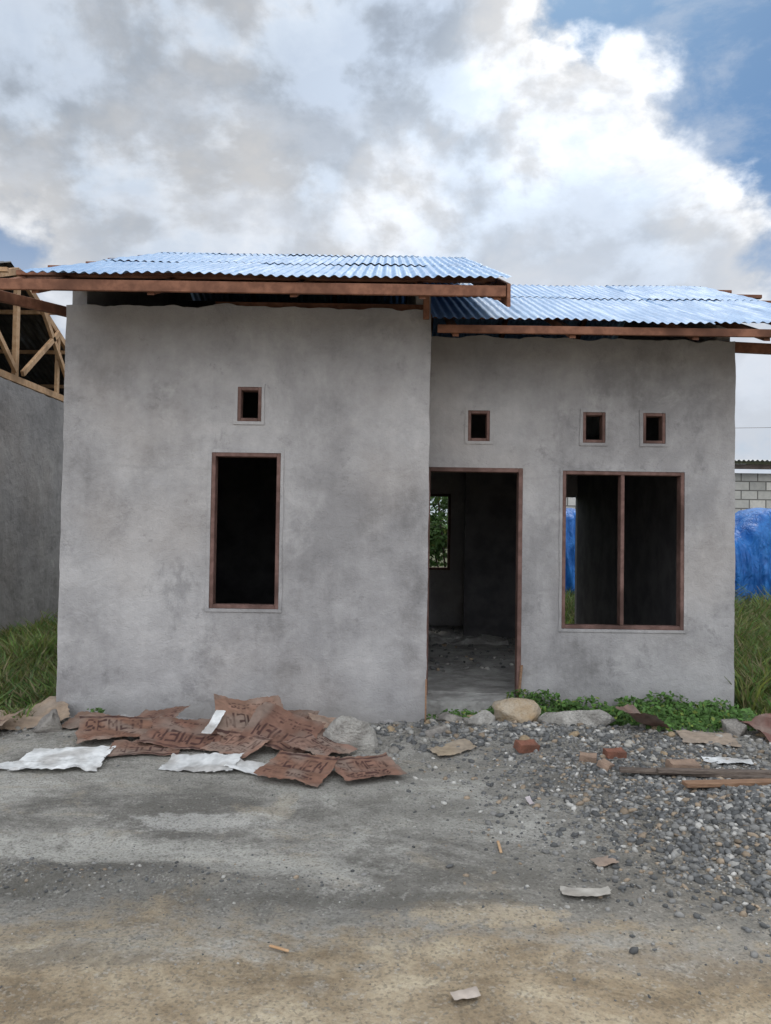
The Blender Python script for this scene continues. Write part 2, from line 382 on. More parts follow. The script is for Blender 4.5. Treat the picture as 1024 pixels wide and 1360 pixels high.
# ------------------------------------------------------------------ TARP COVERED STACK
def mat_tarp():
    t=NT('blue_tarp'); g=t.noise(2.5,6,.65,dist=1.0)
    col=t.mix(t.rng(g,.35,.65),(.014,.10,.34),(.03,.18,.50))
    return t.out(col,.45,t.bump(t.noise(3.2,5,.6,dist=1.2,vec=t.mapping((1.8,1,.6))),.9,.12),spec=.35)
M_tarp=mat_tarp()
def tarp(name,x0,x1,y0,y1,h,seed):
    nu,nv=300,60; V=[];F=[]
    for i in range(nu+1):
        x=x0+(x1-x0)*i/nu
        hh=h*(1-.10*abs(n3(x,seed,0,.55))-.12*max(0,n3(x,seed,4,1.1)))
        hh*=1-.24*math.exp(-((x-7.55)/.35)**2)
        e=min(1,(x-x0)/.5,(x1-x)/.5); hh*=.45+.55*math.sin(max(0,e)*math.pi/2)
        for j in range(nv+1):
            tt=j/nv; a=math.pi*tt
            cy=(y0+y1)/2; ry=(y1-y0)/2
            c=math.cos(a); s=math.sin(a)
            yy=cy-ry*math.copysign(abs(c)**.6,c); zz=hh*abs(s)**.7
            ph=x*13+3.5*n3(x,zz*.8,seed,1.1)+zz*1.6
            fold=.18*fbm(x*1.6,zz*.5,seed,1.3,4)+(.20*abs(math.sin(ph*.5))+.06*math.sin(ph*1.7+zz))*(1-.35*zz/h)
            yy+= -fold*(1 if c>0 else -1); zz+=.06*fbm(x,yy,seed,1.2,3)*s
            V.append((x,yy,max(zz,0)))
    w=nv+1
    for i in range(nu):
        for j in range(nv):
            a=i*w+j; F.append((a,a+1,a+w+1,a+w))
    return mesh_obj(name,V,F,M_tarp,None,True)
tarp('tarpaulin_covered_stack',3.2,9.6,16.2,18.2,2.25,3.1)

# ------------------------------------------------------------------ GROUND
def ss(a,b,x):
    t=max(0,min(1,(x-a)/(b-a))); return t*t*(3-2*t)
def G(x,y):
    h=.018*fbm(x,y,0,.8,5)+.008*fbm(x,y,2,4,5)*ss(1.0,3.4,y)
    near=ss(4.7,5.6,y)*(1-ss(7,8.5,y))
    h+=near*.02
    h+=.075*math.exp(-((x-.9)/.9)**2-((y-5.95)/.42)**2)
    h+=.06*math.exp(-((x+1.4)/1.3)**2-((y-5.9)/.35)**2)
    h+=.07*math.exp(-((x-2.6)/.8)**2-((y-5.9)/.4)**2)
    m=math.exp(-((x-2.35)/.70)**2-((y-4.15)/.62)**2); h+=.20*m+.05*m*fbm(x,y,5,2.5,4)
    m=math.exp(-((x-1.6)/.9)**2-((y-5.0)/.7)**2); h+=.05*m
    h+=.035*math.exp(-((y-3.55-.15*n3(x,0,3,1))/.10)**2)*ss(-.2,-1.2,x)
    if -2.9<x<3.3 and y>6.2: 
        k=ss(6.25,6.5 if x<.35 else 6.95,y); h*=1-k
    far=ss(15,60,abs(x)+abs(y)); h=h*(1-far)
    return h
def axis_lines(fine0,fine1,step,far):
    L=list(np.arange(fine0,fine1+1e-6,step))
    a=fine0;s=step
    left=[];
    while a>-far: s*=1.25; a-=s; left.append(a)
    b=fine1;s=step;right=[]
    while b<far: s*=1.25; b+=s; right.append(b)
    return left[::-1]+L+right
xs=axis_lines(-4.2,4.4,.035,900); ys=axis_lines(2.2,7.2,.03,900)
V=[(x,y,G(x,y)) for y in ys for x in xs]; w=len(xs)
F=[(j*w+i,j*w+i+1,(j+1)*w+i+1,(j+1)*w+i) for j in range(len(ys)-1) for i in range(w-1)]
def mat_ground():
    t=NT('ground'); sp=t.new('ShaderNodeSeparateXYZ'); t.l.new(t.tc.outputs['Object'],sp.inputs[0]); X,Y=sp.outputs[0],sp.outputs[1]
    st=t.mapping((.75,1.0,1),(2,1,0))
    n1=t.noise(1.4,9,.72,vec=st,dist=.4); n2=t.noise(2.4,9,.74,vec=t.mapping((.8,1.1,1),(4,2,0)),dist=.5); n3_=t.noise(11,7,.72); n4=t.noise(60,5,.7)
    grey=t.ramp(n1,[(.40,(.18,.17,.15)),(.47,(.285,.27,.24)),(.53,(.38,.362,.322)),(.61,(.52,.50,.45))])
    grey=t.mix(t.math('MULTIPLY',t.rng(n2,.52,.59),.55),grey,(.195,.183,.158))
    grey=t.mix(t.math('MULTIPLY',t.rng(n2,.38,.47,1,0),.45),grey,(.46,.39,.285))
    dirt=t.ramp(n2,[(.38,(.25,.192,.125)),(.46,(.345,.272,.18)),(.54,(.425,.345,.238)),(.64,(.55,.47,.34))])
    dirt=t.mix(t.math('MULTIPLY',t.rng(n3_,.5,.66),.45),dirt,(.20,.168,.125))
    yw=t.math('ADD',Y,t.math('MULTIPLY',t.math('SUBTRACT',n1,.5),2.2)); yw=t.math('ADD',yw,t.math('MULTIPLY',t.math('SUBTRACT',n3_,.5),.8))
    col=t.mix(t.rng(yw,2.75,3.35,1,0),grey,dirt)
    strip=t.math('MULTIPLY',t.rng(yw,3.10,3.4),t.rng(yw,3.50,3.85,1,0)); col=t.mix(t.math('MULTIPLY',strip,.55),col,(.16,.15,.13))
    def patch(cx,cy,rx,ry,c,amt):
        nonlocal col
        dx=t.math('DIVIDE',t.math('SUBTRACT',X,cx),rx); dy=t.math('DIVIDE',t.math('SUBTRACT',Y,cy),ry)
        d=t.math('ADD',t.math('MULTIPLY',dx,dx),t.math('MULTIPLY',dy,dy))
        d=t.math('ADD',d,t.math('MULTIPLY',t.math('SUBTRACT',n2,.5),5.0)); d=t.math('ADD',d,t.math('MULTIPLY',t.math('SUBTRACT',n3_,.5),4.0))
        col=t.mix(t.math('MULTIPLY',t.rng(d,.25,1.3,1,0),amt),col,c)
    patch(-1.05,4.22,.42,.15,(.64,.62,.57),.65)
    patch(-1.5,3.84,.9,.14,(.60,.58,.52),.55)
    patch(-.35,3.68,.5,.11,(.58,.56,.50),.5)
    patch(-.6,5.0,1.6,.35,(.36,.345,.305),.5)
    patch(.45,3.25,.35,.10,(.54,.44,.30),.6)
    patch(.3,4.4,.6,.35,(.25,.24,.21),.45)
    patch(-1.9,3.42,.6,.12,(.125,.117,.10),.75)
    patch(-.1,3.36,.7,.09,(.135,.126,.108),.6)
    patch(.9,3.75,.5,.2,(.20,.19,.165),.5)
    patch(-1.2,2.9,.5,.1,(.20,.175,.14),.6)
    patch(1.2,2.9,.5,.12,(.26,.22,.17),.5)
    xw=t.math('ADD',X,t.math('MULTIPLY',t.math('SUBTRACT',n1,.5),1.5)); gm=t.math('MULTIPLY',t.rng(xw,.8,1.5),t.rng(yw,2.95,3.4))
    gc=t.mix(t.rng(n3_,.38,.62),(.14,.135,.12),(.32,.29,.245))
    col=t.mix(t.math('MULTIPLY',gm,.85),col,gc)
    nm=t.rng(yw,5.3,5.8); col=t.mix(t.math('MULTIPLY',nm,.8),col,t.mix(t.rng(n3_,.35,.65),(.19,.18,.157),(.40,.38,.34)))
    gz=t.math('MAXIMUM',t.rng(Y,7.6,8.3),t.rng(t.math('ABSOLUTE',t.math('SUBTRACT',X,.2)),3.3,3.9)); gz=t.math('MULTIPLY',gz,t.rng(yw,5.2,6.2))
    col=t.mix(gz,col,t.mix(t.rng(n2,.4,.6),(.09,.08,.045),(.08,.11,.035)))
    v=t.vor(95,'F1','Color'); vs=t.new('ShaderNodeSeparateColor'); t.l.new(v,vs.inputs[0])
    gr=t.math('MULTIPLY',t.rng(vs.outputs[0],.75,.85),t.rng(n3_,.45,.6)); col=t.mix(t.math('MULTIPLY',gr,.4),col,(.52,.50,.45))
    gr2=t.math('MULTIPLY',t.rng(vs.outputs[1],.8,.9),.4); col=t.mix(gr2,col,(.10,.095,.08))
    col=t.mix(t.math('MULTIPLY',t.rng(n4,.42,.7),.35),col,(.10,.09,.075))
    h=t.math('ADD',t.math('MULTIPLY',n3_,1.2),t.math('MULTIPLY',n4,.45)); h=t.math('ADD',h,t.math('MULTIPLY',t.vor(75),-.22))
    hs=t.math('MULTIPLY',t.vor(32),t.math('MULTIPLY',gm,-.5)); h=t.math('ADD',h,hs)
    rough=t.rng(n1,.35,.6,.8,.95)
    return t.out(col,rough,t.bump(h,1.0,.022),spec=.2)
M_ground=mat_ground()
np_mesh('ground',np.array(V),np.array(F),M_ground,None,smooth=True)

# ------------------------------------------------------------------ STONES
def ico(sub):
    bm=bmesh.new(); bmesh.ops.create_icosphere(bm,subdivisions=sub,radius=1)
    v=np.array([x.co[:] for x in bm.verts]); f=np.array([[q.index for q in p.verts] for p in bm.faces]); bm.free(); return v,f
IC={1:ico(1),2:ico(2),3:ico(3)}
def rotm(a,b,c): return np.array(Euler((a,b,c)).to_matrix())
def scatter(name,items,sub,mat,parent=None,jj=.16):
    v0,f0=IC[sub]; n=len(v0); VV=[];FF=[];CC=[]
    for k,(x,y,z,s,c) in enumerate(items):
        sc=np.array([s*random.uniform(.7,1.5),s*random.uniform(.6,1.1),s*random.uniform(.40,.8)])
        jit=1+np.random.uniform(-jj,jj,(n,1))
        v=(v0*jit*sc)@rotm(random.uniform(-.5,.5),random.uniform(-.5,.5),random.uniform(0,6.3)).T+np.array([x,y,z+s*.18])
        VV.append(v);FF.append(f0+k*n);CC.append(np.tile(np.array(c),(n,1)))
    return np_mesh(name,np.vstack(VV),np.vstack(FF),mat,parent,np.vstack(CC),smooth=False)
M_stone=mat_attr('stone',.85,40,.5,var=.3)
def scol():
    r=random.random()
    if r<.50: b=random.uniform(.09,.19); return (b,b*1.0,b*.98)
    if r<.80: b=random.uniform(.19,.33); return (b,b*.97,b*.91)
    if r<.91: b=random.uniform(.35,.62); return (b,b*.96,b*.88)
    b=random.uniform(.24,.42); return (b,b*.78,b*.56)
def gauss_items(cx,cy,sx,sy,n,smin,smax):
    L=[]
    while len(L)<n:
        x=random.gauss(cx,sx);y=random.gauss(cy,sy)
        if y>(6.22 if x<.4 else 6.83) and -2.8<x<3.2: continue
        if y<2.2: continue
        s=smin+(smax-smin)*random.random()**2.6
        L.append((x,y,G(x,y),s,scol()))
    return L
it=gauss_items(2.30,4.15,.52,.42,8500,.007,.028)
it+=gauss_items(1.95,3.6,.35,.25,1500,.005,.022)
it+=gauss_items(1.75,5.0,.6,.5,4800,.006,.022)
it+=gauss_items(2.4,5.6,.9,.35,1500,.006,.03)
it+=gauss_items(.9,5.9,.6,.25,1100,.007,.035)
it+=gauss_items(-1.2,6.0,1.1,.15,900,.006,.03)
it+=gauss_items(1.3,3.9,.5,.5,700,.004,.013)
it+=gauss_items(-1.6,3.52,.9,.09,700,.003,.012)
it+=gauss_items(0,3.3,2.0,.3,350,.002,.007)
it+=gauss_items(0,3.0,2.0,.9,700,.002,.005)
it+=gauss_items(0,4.6,1.8,.6,300,.002,.008)
for _ in range(300):
    x=random.uniform(.5,2.9);y=random.uniform(8,11.9); it.append((x,y,.145,random.uniform(.01,.035),scol()))
scatter('gravel',it,1,M_stone)
it=gauss_items(.7,6.0,.5,.22,40,.02,.05)+gauss_items(2.3,5.9,.6,.3,50,.02,.045)+gauss_items(-1.6,6.05,.8,.12,45,.02,.045)
it=[(a,b,c,d,random.choice([(.34,.32,.28),(.26,.24,.21),(.42,.39,.34),(.36,.27,.17)])) for a,b,c,d,_ in it]
scatter('rubble',it,2,M_stone,None,.10)
def boulder(x,y,sx,sy,sz,col,seed,lift=.3,rz=0):
    v0,f0=IC[3]; out=[]
    random.seed(seed)
    planes=[(Vector((random.gauss(0,1),random.gauss(0,1),random.gauss(0,.8))).normalized(),random.uniform(.42,.75)) for _ in range(12)]
    for p in v0:
        q=Vector(p)
        for n,d in planes:
            k=q.dot(n)
            if k>d: q-=n*(k-d)
        q*=1.15+.16*fbm(q.x,q.y,q.z+seed,2.2,5)
        q=Vector((q.x*sx,q.y*sy,q.z*sz)); q.rotate(Euler((0,0,rz)))
        out.append((q.x+x,q.y+y,q.z+G(x,y)+sz*lift))
    np_mesh('rock',np.array(out),f0,M_rock[col],None,smooth=False)
M_rock={'w':mat_simple_noise('rock_white',(.55,.52,.47),(.30,.28,.25),9,.9,1,.03),
        'y':mat_simple_noise('rock_ochre',(.40,.28,.16),(.50,.42,.32),6,.9,1,.03),
        'g':mat_simple_noise('rock_grey',(.36,.33,.29),(.22,.20,.18),7,.9,1,.03)}
boulder(-.20,5.60,.20,.15,.18,'w',1)
boulder(1.10,6.22,.25,.16,.14,'y',2)
boulder(1.62,6.30,.30,.16,.11,'w',3,.2)
boulder(.74,6.02,.13,.10,.08,'w',4)
boulder(.55,6.20,.12,.10,.06,'g',14)
boulder(2.72,5.95,.13,.11,.10,'g',5)
boulder(-2.52,5.85,.15,.13,.12,'g',6)
boulder(.42,5.85,.13,.09,.05,'g',9)
random.seed(21)

# ------------------------------------------------------------------ CEMENT BAGS (creased paper with faint print)
FONT={'S':["01110","10001","10000","01110","00001","10001","01110"],'E':["11111","10000","10000","11110","10000","10000","11111"],
'M':["10001","11011","10101","10101","10001","10001","10001"],'N':["10001","11001","10101","10101","10011","10001","10001"]}
def text_hit(u,v,cells):
    i=int(u//6); 
    if u<0 or i>=len(cells) or v<0 or v>=7: return False
    c=int(u%6)
    return c<5 and FONT[cells[i]][6-int(v)][c]=='1'
M_paper=mat_attr('paper',.88,14,.5,trans=.06,var=.22,bd=.012)
def sheet(name,x,y,w,h,rz,seed,amp=.10,base=(.29,.165,.11),printc=(.06,.027,.025),prt=True,tilt=(0,0),lift=.012,res=.008):
    rs=random.Random(seed)
    folds=[(rs.uniform(0,math.pi),rs.uniform(-.4,.4)*w,rs.uniform(.3,1)*rs.choice((1,1,-1))) for _ in range(7)]
    nu=max(10,int(w/res));nv=max(8,int(h/res))
    P=[];C=[]
    base=np.array(base)*rs.uniform(.85,1.15); fl=rs.random()<.3
    cr,sr=math.cos(rz),math.sin(rz)
    big=w>.25
    for i in range(nu+1):
        for j in range(nv+1):
            u=(i/nu-.5)*w; v=(j/nv-.5)*h
            z=0
            for a,c,k in folds:
                d=u*math.cos(a)+v*math.sin(a)-c+.006*n3(u,v,seed+a,12); z+=k*abs(d)
            z=z*amp*1.3+amp*.08*fbm(u,v,seed,7,3)
            if big: z+=.022*abs(n3(u,v,seed+3,9))+.010*abs(n3(u,v,seed+8,21))
            else: z+=.012*abs(n3(u,v,seed+8,26))
            uu=u*(1-.05*abs(n3(v,seed,0,5)))+.012*n3(u,v,seed,5); vv=v*(1-.06*abs(n3(u,seed,9,5)))+.012*n3(u,v,seed+7,5)
            P.append([uu,vv,z]); 
            g=u/w; q=v/h
            if fl: g,q=-g,-q
            c=base*(1+.25*n3(u,v,seed,9)+.15*n3(u,v,seed,30))
            du=max(0,min(.45,.10+1.1*n3(u,v,seed+15,6))); c=c*(1-du)+np.array((.30,.26,.22))*du
            if prt:
                pw=.9*max(0,min(1,.85+1.4*n3(u,v,seed+5,7)+.7*n3(u,v,seed+5,25)))
                hit=text_hit((g+.40)*29/.76,(q+.04)*7/.36,"SEMEN") or (abs(q-.42)<.03) 
                if not hit and -.36<q<-.12 and -.40<g<.30: hit=(int((q+1)*30)%2==0 and n3(int(g*50),int(q*30),seed,1.7)>-.05)
                if hit: c=c*(1-pw)+np.array(printc)*(1+.2*n3(u,v,seed,12))*pw
            C.append(c)
    P=np.array(P); zmin=np.percentile(P[:,2],12)
    P[:,2]=np.maximum((P[:,2]-zmin),0)*.9
    P[:,2]=np.minimum(P[:,2],amp*1.1+.3*(P[:,2]-amp*1.1).clip(0))
    V=[]
    for k in range(len(P)):
        a,b,c=P[k]; X=x+a*cr-b*sr; Y=y+a*sr+b*cr
        V.append((X,Y,G(X,Y)+lift+c+tilt[0]*a+tilt[1]*b+.003))
    wv=nv+1; F=[]
    for i in range(nu):
        for j in range(nv):
            g=abs((i+.5)/nu-.5)*2;q=abs((j+.5)/nv-.5)*2
            if max(g,q)>.96+.09*fbm(i*res,j*res,seed,6,4): continue
            a=i*wv+j; F.append((a,a+wv,a+wv+1,a+1))
    o=np_mesh(name,np.array(V),np.array(F),M_paper,None,np.array(C),smooth=False)
    return o
W=(.74,.74,.72)
B='cement_bag'
RB=(.23,.125,.085)
sheet(B,-1.98,5.72,.54,.44,.3,11,.07,base=RB,tilt=(0,.12),lift=.03)
sheet(B,-2.25,5.95,.40,.30,-.2,29,.08,base=(.24,.155,.115),prt=False,tilt=(0,.15),lift=.03)
sheet(B,-1.75,5.95,.46,.32,-.4,39,.09,base=(.20,.115,.085),tilt=(0,.2),lift=.04)
sheet(B,-1.42,5.62,.60,.42,-.1,12,.06,base=(.21,.11,.078),tilt=(0,.16),lift=.05)
sheet(B,-1.00,5.82,.52,.40,.3,13,.09,base=(.29,.17,.12),tilt=(.0,.42),lift=.11)
sheet(B,-.72,5.56,.54,.40,-.4,14,.08,base=(.24,.13,.093),tilt=(-.05,.35),lift=.09)
sheet(B,-1.02,5.42,.44,.30,-.6,49,.07,base=(.28,.165,.12),lift=.05,tilt=(0,.15))
sheet(B,-.54,4.98,.46,.38,-.35,15,.05,base=(.27,.145,.10),tilt=(0,.20),lift=.045)
sheet(B,-.10,5.02,.44,.34,.40,16,.05,base=(.25,.14,.10),tilt=(0,.18),lift=.04)
sheet(B,-.42,5.38,.44,.36,1.0,17,.10,base=(.30,.185,.14),lift=.05,tilt=(.08,.2))
sheet(B,-1.66,5.42,.50,.24,.15,18,.04,base=(.24,.14,.10),tilt=(0,.1),lift=.02)
sheet(B,-.38,5.84,.34,.26,.3,59,.10,base=(.33,.23,.17),prt=False,lift=.06,tilt=(0,.3))
sheet(B,-.66,5.95,.34,.22,-.2,69,.10,base=(.22,.13,.095),lift=.08,tilt=(0,.35))
sheet(B,-2.80,6.10,.60,.45,.5,19,.14,base=(.36,.27,.195),lift=.05,prt=False,tilt=(0,.2))
sheet(B,-3.02,5.80,.50,.40,-.4,20,.10,base=(.32,.23,.165),lift=.03,tilt=(0,.15))
sheet(B,2.03,6.00,.34,.34,.8,21,.24,base=(.24,.15,.12),lift=.05,prt=False,tilt=(0,.3))
sheet(B,2.42,5.75,.42,.28,-.2,22,.06,base=(.38,.30,.23),prt=False)
sheet(B,2.98,5.90,.40,.34,.5,23,.20,base=(.20,.105,.085),lift=.04,prt=False,tilt=(0,.3))
sheet(B,.50,5.50,.32,.2,.5,24,.03,base=(.34,.27,.19),prt=False)
Sx='white_sack'
sheet(Sx,-2.14,5.20,.58,.42,.05,31,.05,base=W,prt=False,tilt=(0,.05))
sheet(Sx,-2.38,5.08,.3,.14,.2,35,.03,base=W,prt=False)
sheet(Sx,-1.20,5.14,.52,.24,-.15,32,.05,base=W,prt=False,tilt=(0,.08))
sheet(Sx,-.86,5.08,.30,.19,-.3,36,.04,base=W,prt=False,tilt=(0,.08))
sheet(Sx,-1.22,5.60,.08,.24,-.3,37,.05,base=W,prt=False,lift=.14,tilt=(0,.4))
sheet(Sx,2.36,5.28,.34,.14,-.2,33,.04,base=W,prt=False)
sheet('paper_scrap',.90,3.42,.22,.10,-.1,41,.10,base=(.52,.49,.44),prt=False,res=.006)
sheet('paper_scrap',1.08,3.74,.14,.09,.4,42,.03,base=(.36,.27,.21),prt=False,res=.007)
sheet('paper_scrap',.30,2.68,.09,.05,.2,43,.02,base=(.45,.39,.34),prt=False,res=.006)
sheet('paper_scrap',.86,4.50,.03,.12,.1,45,.02,base=(.7,.62,.62),prt=False,res=.005)

# ------------------------------------------------------------------ BRICKS, PLANKS, STICKS
M_br=mat_simple_noise('brick_clay',(.27,.115,.075),(.17,.08,.055),14,.9,.8,.01)
M_br2=mat_simple_noise('brick_pale',(.36,.25,.18),(.27,.19,.14),14,.9,.8,.01)
def brick(x,y,rz,l=.20,wd=.09,h=.05,m=None,tilt=.1):
    o=lump_box('brick',-l/2,l/2,-wd/2,wd/2,-h/2,h/2,m or M_br,None,.006,.018,14)
    o.location=(x,y,G(x,y)+h*.6); o.rotation_euler=(tilt,tilt*.5,rz); return o
brick(1.02,5.45,.5,.17,.08,.06,tilt=.25)
brick(1.40,5.25,-.3,.11,.08,.04,M_br2); brick(1.60,5.32,.2,.14,.08,.045); brick(1.47,5.08,.9,.10,.08,.04,M_br2,.3)
brick(1.98,5.08,.1,.20,.10,.05,M_br2)
def plank(name,a,b,w,h,mat):
    a=Vector((a[0],a[1],G(a[0],a[1])+a[2]));b=Vector((b[0],b[1],G(b[0],b[1])+b[2]))
    o=beam(name,a,b,w,h,mat); return o
plank('old_timber_plank',(1.52,4.95,.04),(2.75,4.66,.05),.07,.02,M_dark)
plank('old_timber_plank',(1.72,4.83,.06),(3.2,4.74,.12),.05,.025,M_dark)
plank('timber_plank',(1.78,4.55,.05),(2.9,4.66,.08),.07,.025,M_plank)
plank('wood_stick',(.60,3.86,.012),(.605,4.0,.014),.014,.01,M_raw)
plank('wood_stick',(-.42,2.98,.01),(-.34,2.94,.01),.012,.008,M_raw)
beam('leaning_lath',(1.20,6.86,.05),(1.235,6.885,.42),.02,.02,M_plank,house)
beam('leaning_lath',(.345,6.20,.02),(.350,6.27,.40),.014,.014,M_plank,house)

# ------------------------------------------------------------------ GRASS
M_leaf=mat_attr('leaf',.6,30,.1,spec=.35,trans=.35,var=.2)
def grass(name,regions,seed):
    rng=np.random.default_rng(seed); VV=[];FF=[];CC=[];off=0
    for (x0,x1,y0,y1,n,hm) in regions:
        nt=n//14
        tx=rng.uniform(x0,x1,nt);ty=rng.uniform(y0,y1,nt)
        cl=np.array([n3(a,b,seed,1.6) for a,b in zip(tx,ty)])
        x=np.repeat(tx,14)+rng.normal(0,.05,nt*14); y=np.repeat(ty,14)+rng.normal(0,.05,nt*14)
        th=np.repeat(rng.uniform(.45,1.25,nt)*(1+.9*cl),14); tcol=np.repeat(rng.uniform(.6,1.3,nt)*(1+.5*cl),14)
        keep=~((x>-2.72)&(x<3.2)&(y>6.2)&(y<12.2)); x=x[keep];y=y[keep];th=th[keep];tcol=tcol[keep]
        m=len(x); h=hm*th*rng.uniform(.6,1.2,m); a=rng.uniform(0,2*np.pi,m); wd=rng.uniform(.004,.010,m)*(1+y/14)
        z=np.array([G(p,q) for p,q in zip(x,y)])-.01
        b=rng.uniform(0,2*np.pi,m); ln=h*rng.uniform(.2,.9,m)
        dx,dy=np.cos(a)*wd,np.sin(a)*wd; lx,ly=np.cos(b)*ln,np.sin(b)*ln
        v=np.stack([np.stack([x-dx,y-dy,z],1),np.stack([x+dx,y+dy,z],1),
           np.stack([x+lx*.35+dx*.8,y+ly*.35+dy*.8,z+h*.6],1),np.stack([x+lx*.35-dx*.8,y+ly*.35-dy*.8,z+h*.6],1),
           np.stack([x+lx,y+ly,z+h*.95],1),np.stack([x+lx*.98,y+ly*.98,z+h*.95+.002],1)],1).reshape(-1,3)
        base=np.arange(m)[:,None]*6+off
        f=np.concatenate([base+np.array([[0,1,2,3]]),base+np.array([[3,2,4,5]])],0)
        c=np.stack([rng.uniform(.11,.19,m),rng.uniform(.165,.25,m),rng.uniform(.045,.08,m)],1)*tcol[:,None]
        dry=rng.random(m)<.16; c[dry]=[.30,.26,.14]
        c=np.repeat(c,6,0)
        VV.append(v);FF.append(f);CC.append(c);off+=m*6
    return np_mesh(name,np.vstack(VV),np.vstack(FF),M_leaf,None,np.vstack(CC))
grass('grass',[(-5.25,-2.75,6.5,11,26000,.20),(-5.25,-2.75,11,19,9000,.25),(-3.9,-2.85,6.0,6.8,1500,.12),
  (3.2,6.2,6.9,12,30000,.30),(3.2,9.5,12,16.2,22000,.36),(-2.7,3.2,12.3,16,12000,.3),(3.3,4.6,6.1,7.2,2500,.14),
  (9.5,16,9,19,9000,.4)],5)

def leaves(name,blobs,seed,parent=None,cmul=1.0):
    rng=np.random.default_rng(seed); VV=[];FF=[];CC=[];off=0
    for cx,cy,cz,rx,ry,rz,n,sz in blobs:
        d=rng.normal(size=(n,3)); d/=np.linalg.norm(d,axis=1)[:,None]; r=rng.uniform(.35,1.0,n)**.6
        p=d*r[:,None]*np.array([rx,ry,rz])+np.array([cx,cy,cz])
        p[:,2]=np.abs(p[:,2]-.005)+.005
        s=sz*rng.uniform(.6,1.4,n)
        nrm=d*.5+rng.normal(size=(n,3))*.45+np.array([0,-.35,.6]); nrm/=np.linalg.norm(nrm,axis=1)[:,None]
        t=np.cross(nrm,rng.normal(size=(n,3))); t/=np.linalg.norm(t,axis=1)[:,None]; b=np.cross(nrm,t)
        s=s[:,None]
        pts=[p-t*s,p-b*s*.55-t*s*.2,p+t*s-nrm*s*.25,p+b*s*.55-t*s*.2]
        v=np.stack(pts,1).reshape(-1,3); f=np.arange(n)[:,None]*4+np.array([[0,1,2,3]])+off
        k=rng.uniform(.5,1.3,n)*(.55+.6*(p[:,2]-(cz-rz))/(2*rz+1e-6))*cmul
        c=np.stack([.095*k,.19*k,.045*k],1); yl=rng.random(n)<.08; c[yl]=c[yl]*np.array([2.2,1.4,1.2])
        VV.append(v);FF.append(f);CC.append(np.repeat(c,4,0));off+=n*4
    return np_mesh(name,np.vstack(VV),np.vstack(FF),M_leaf,parent,np.vstack(CC))
bl=[]
rr=random.Random(4)
for k in range(60):
    x=rr.uniform(.95,3.05); y=rr.uniform(6.32,6.84)
    if 1.0<x<1.35: y=rr.uniform(6.4,6.62)
    hh=rr.uniform(.035,.11)
    bl.append((x,y,hh*.8+.01,rr.uniform(.10,.2),rr.uniform(.05,.12),hh,125,.021))
for k in range(28): bl.append((rr.uniform(2.1,3.05),rr.uniform(6.0,6.6),.07,.16,.12,.08,125,.022))
for k in range(9): bl.append((rr.uniform(.38,.9),rr.uniform(6.25,6.62),.05,.10,.08,.06,90,.018))
for k in range(6): bl.append((1.7+rr.uniform(-.5,.9),6.8,.14,.16,.03,.09,90,.022))
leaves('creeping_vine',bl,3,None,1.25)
leaves('weed_plant',[(-2.30,6.16,.07,.13,.07,.09,130,.018),(-2.15,6.14,.04,.12,.06,.05,90,.016)],4)
leaves('weed_plant',[(3.05,5.5,.05,.14,.10,.06,120,.02)],6)
leaves('weed_plant',[(.36,6.20,.03,.05,.06,.07,60,.014)],8)
def shrub(x,y,h,seed):
    e=empty('shrub'); rs=random.Random(seed); bl=[]
    for k in range(7):
        a=rs.uniform(0,6.3); tip=(x+.5*math.cos(a)*h*.35,y+.5*math.sin(a)*h*.35,h*rs.uniform(.55,.85))
        beam('stem',(x,y,0),tip,.03,.03,M_dark,e)
    for k in range(22):
        a=rs.uniform(0,6.3); r=rs.uniform(0,.36)*h; zz=rs.uniform(.18,.9)*h
        bl.append((x+r*math.cos(a),y+r*math.sin(a),zz,rs.uniform(.14,.26)*h*.8,.16*h,rs.uniform(.10,.16)*h,220,.05))
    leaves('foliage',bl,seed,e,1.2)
shrub(1.25,14.6,2.9,1); shrub(.2,15.2,2.7,2); shrub(-1.6,15.5,2.6,3); shrub(13,16,2.4,5); shrub(-4.2,17.5,2.5,6); shrub(-3.4,18.5,2.4,9)
bl=[]
rs=random.Random(12)
for k in range(110):
    x=-90+k*1.65; y=75+rs.uniform(-4,4); h=rs.uniform(2.0,3.6)
    bl.append((x,y,h*.6,rs.uniform(1.6,2.8),1.5,h*.6,170,.42))
leaves('distant_trees',bl,77,None,.8)

# ------------------------------------------------------------------ POLES + WIRE
M_pole=mat_simple_noise('pole_concrete',(.30,.30,.29),(.38,.37,.35),3)
def pole(x,y,h):
    e=empty('utility_pole')
    bm=bmesh.new(); bmesh.ops.create_cone(bm,cap_ends=True,segments=16,radius1=.15,radius2=.09,depth=h)
    me=bpy.data.meshes.new('shaft'); bm.to_mesh(me); bm.free(); me.materials.append(M_pole)
    o=link(bpy.data.objects.new('shaft',me),e); o.location=(x,y,h/2)
    beam('crossarm',(x,y-.8,h-.4),(x,y+.8,h-.4),.08,.10,M_dark,e)
pole(24,30,6.6); pole(-24,30,6.6)
cu=bpy.data.curves.new('power_line','CURVE'); cu.dimensions='3D'; cu.bevel_depth=.008
s=cu.splines.new('POLY'); s.points.add(40)
for i in range(41):
    t=i/40; x=-24+48*t; s.points[i].co=(x,30,6.2-.55*4*t*(1-t),1)
cu.materials.append(M_dark); link(bpy.data.objects.new('power_line',cu))

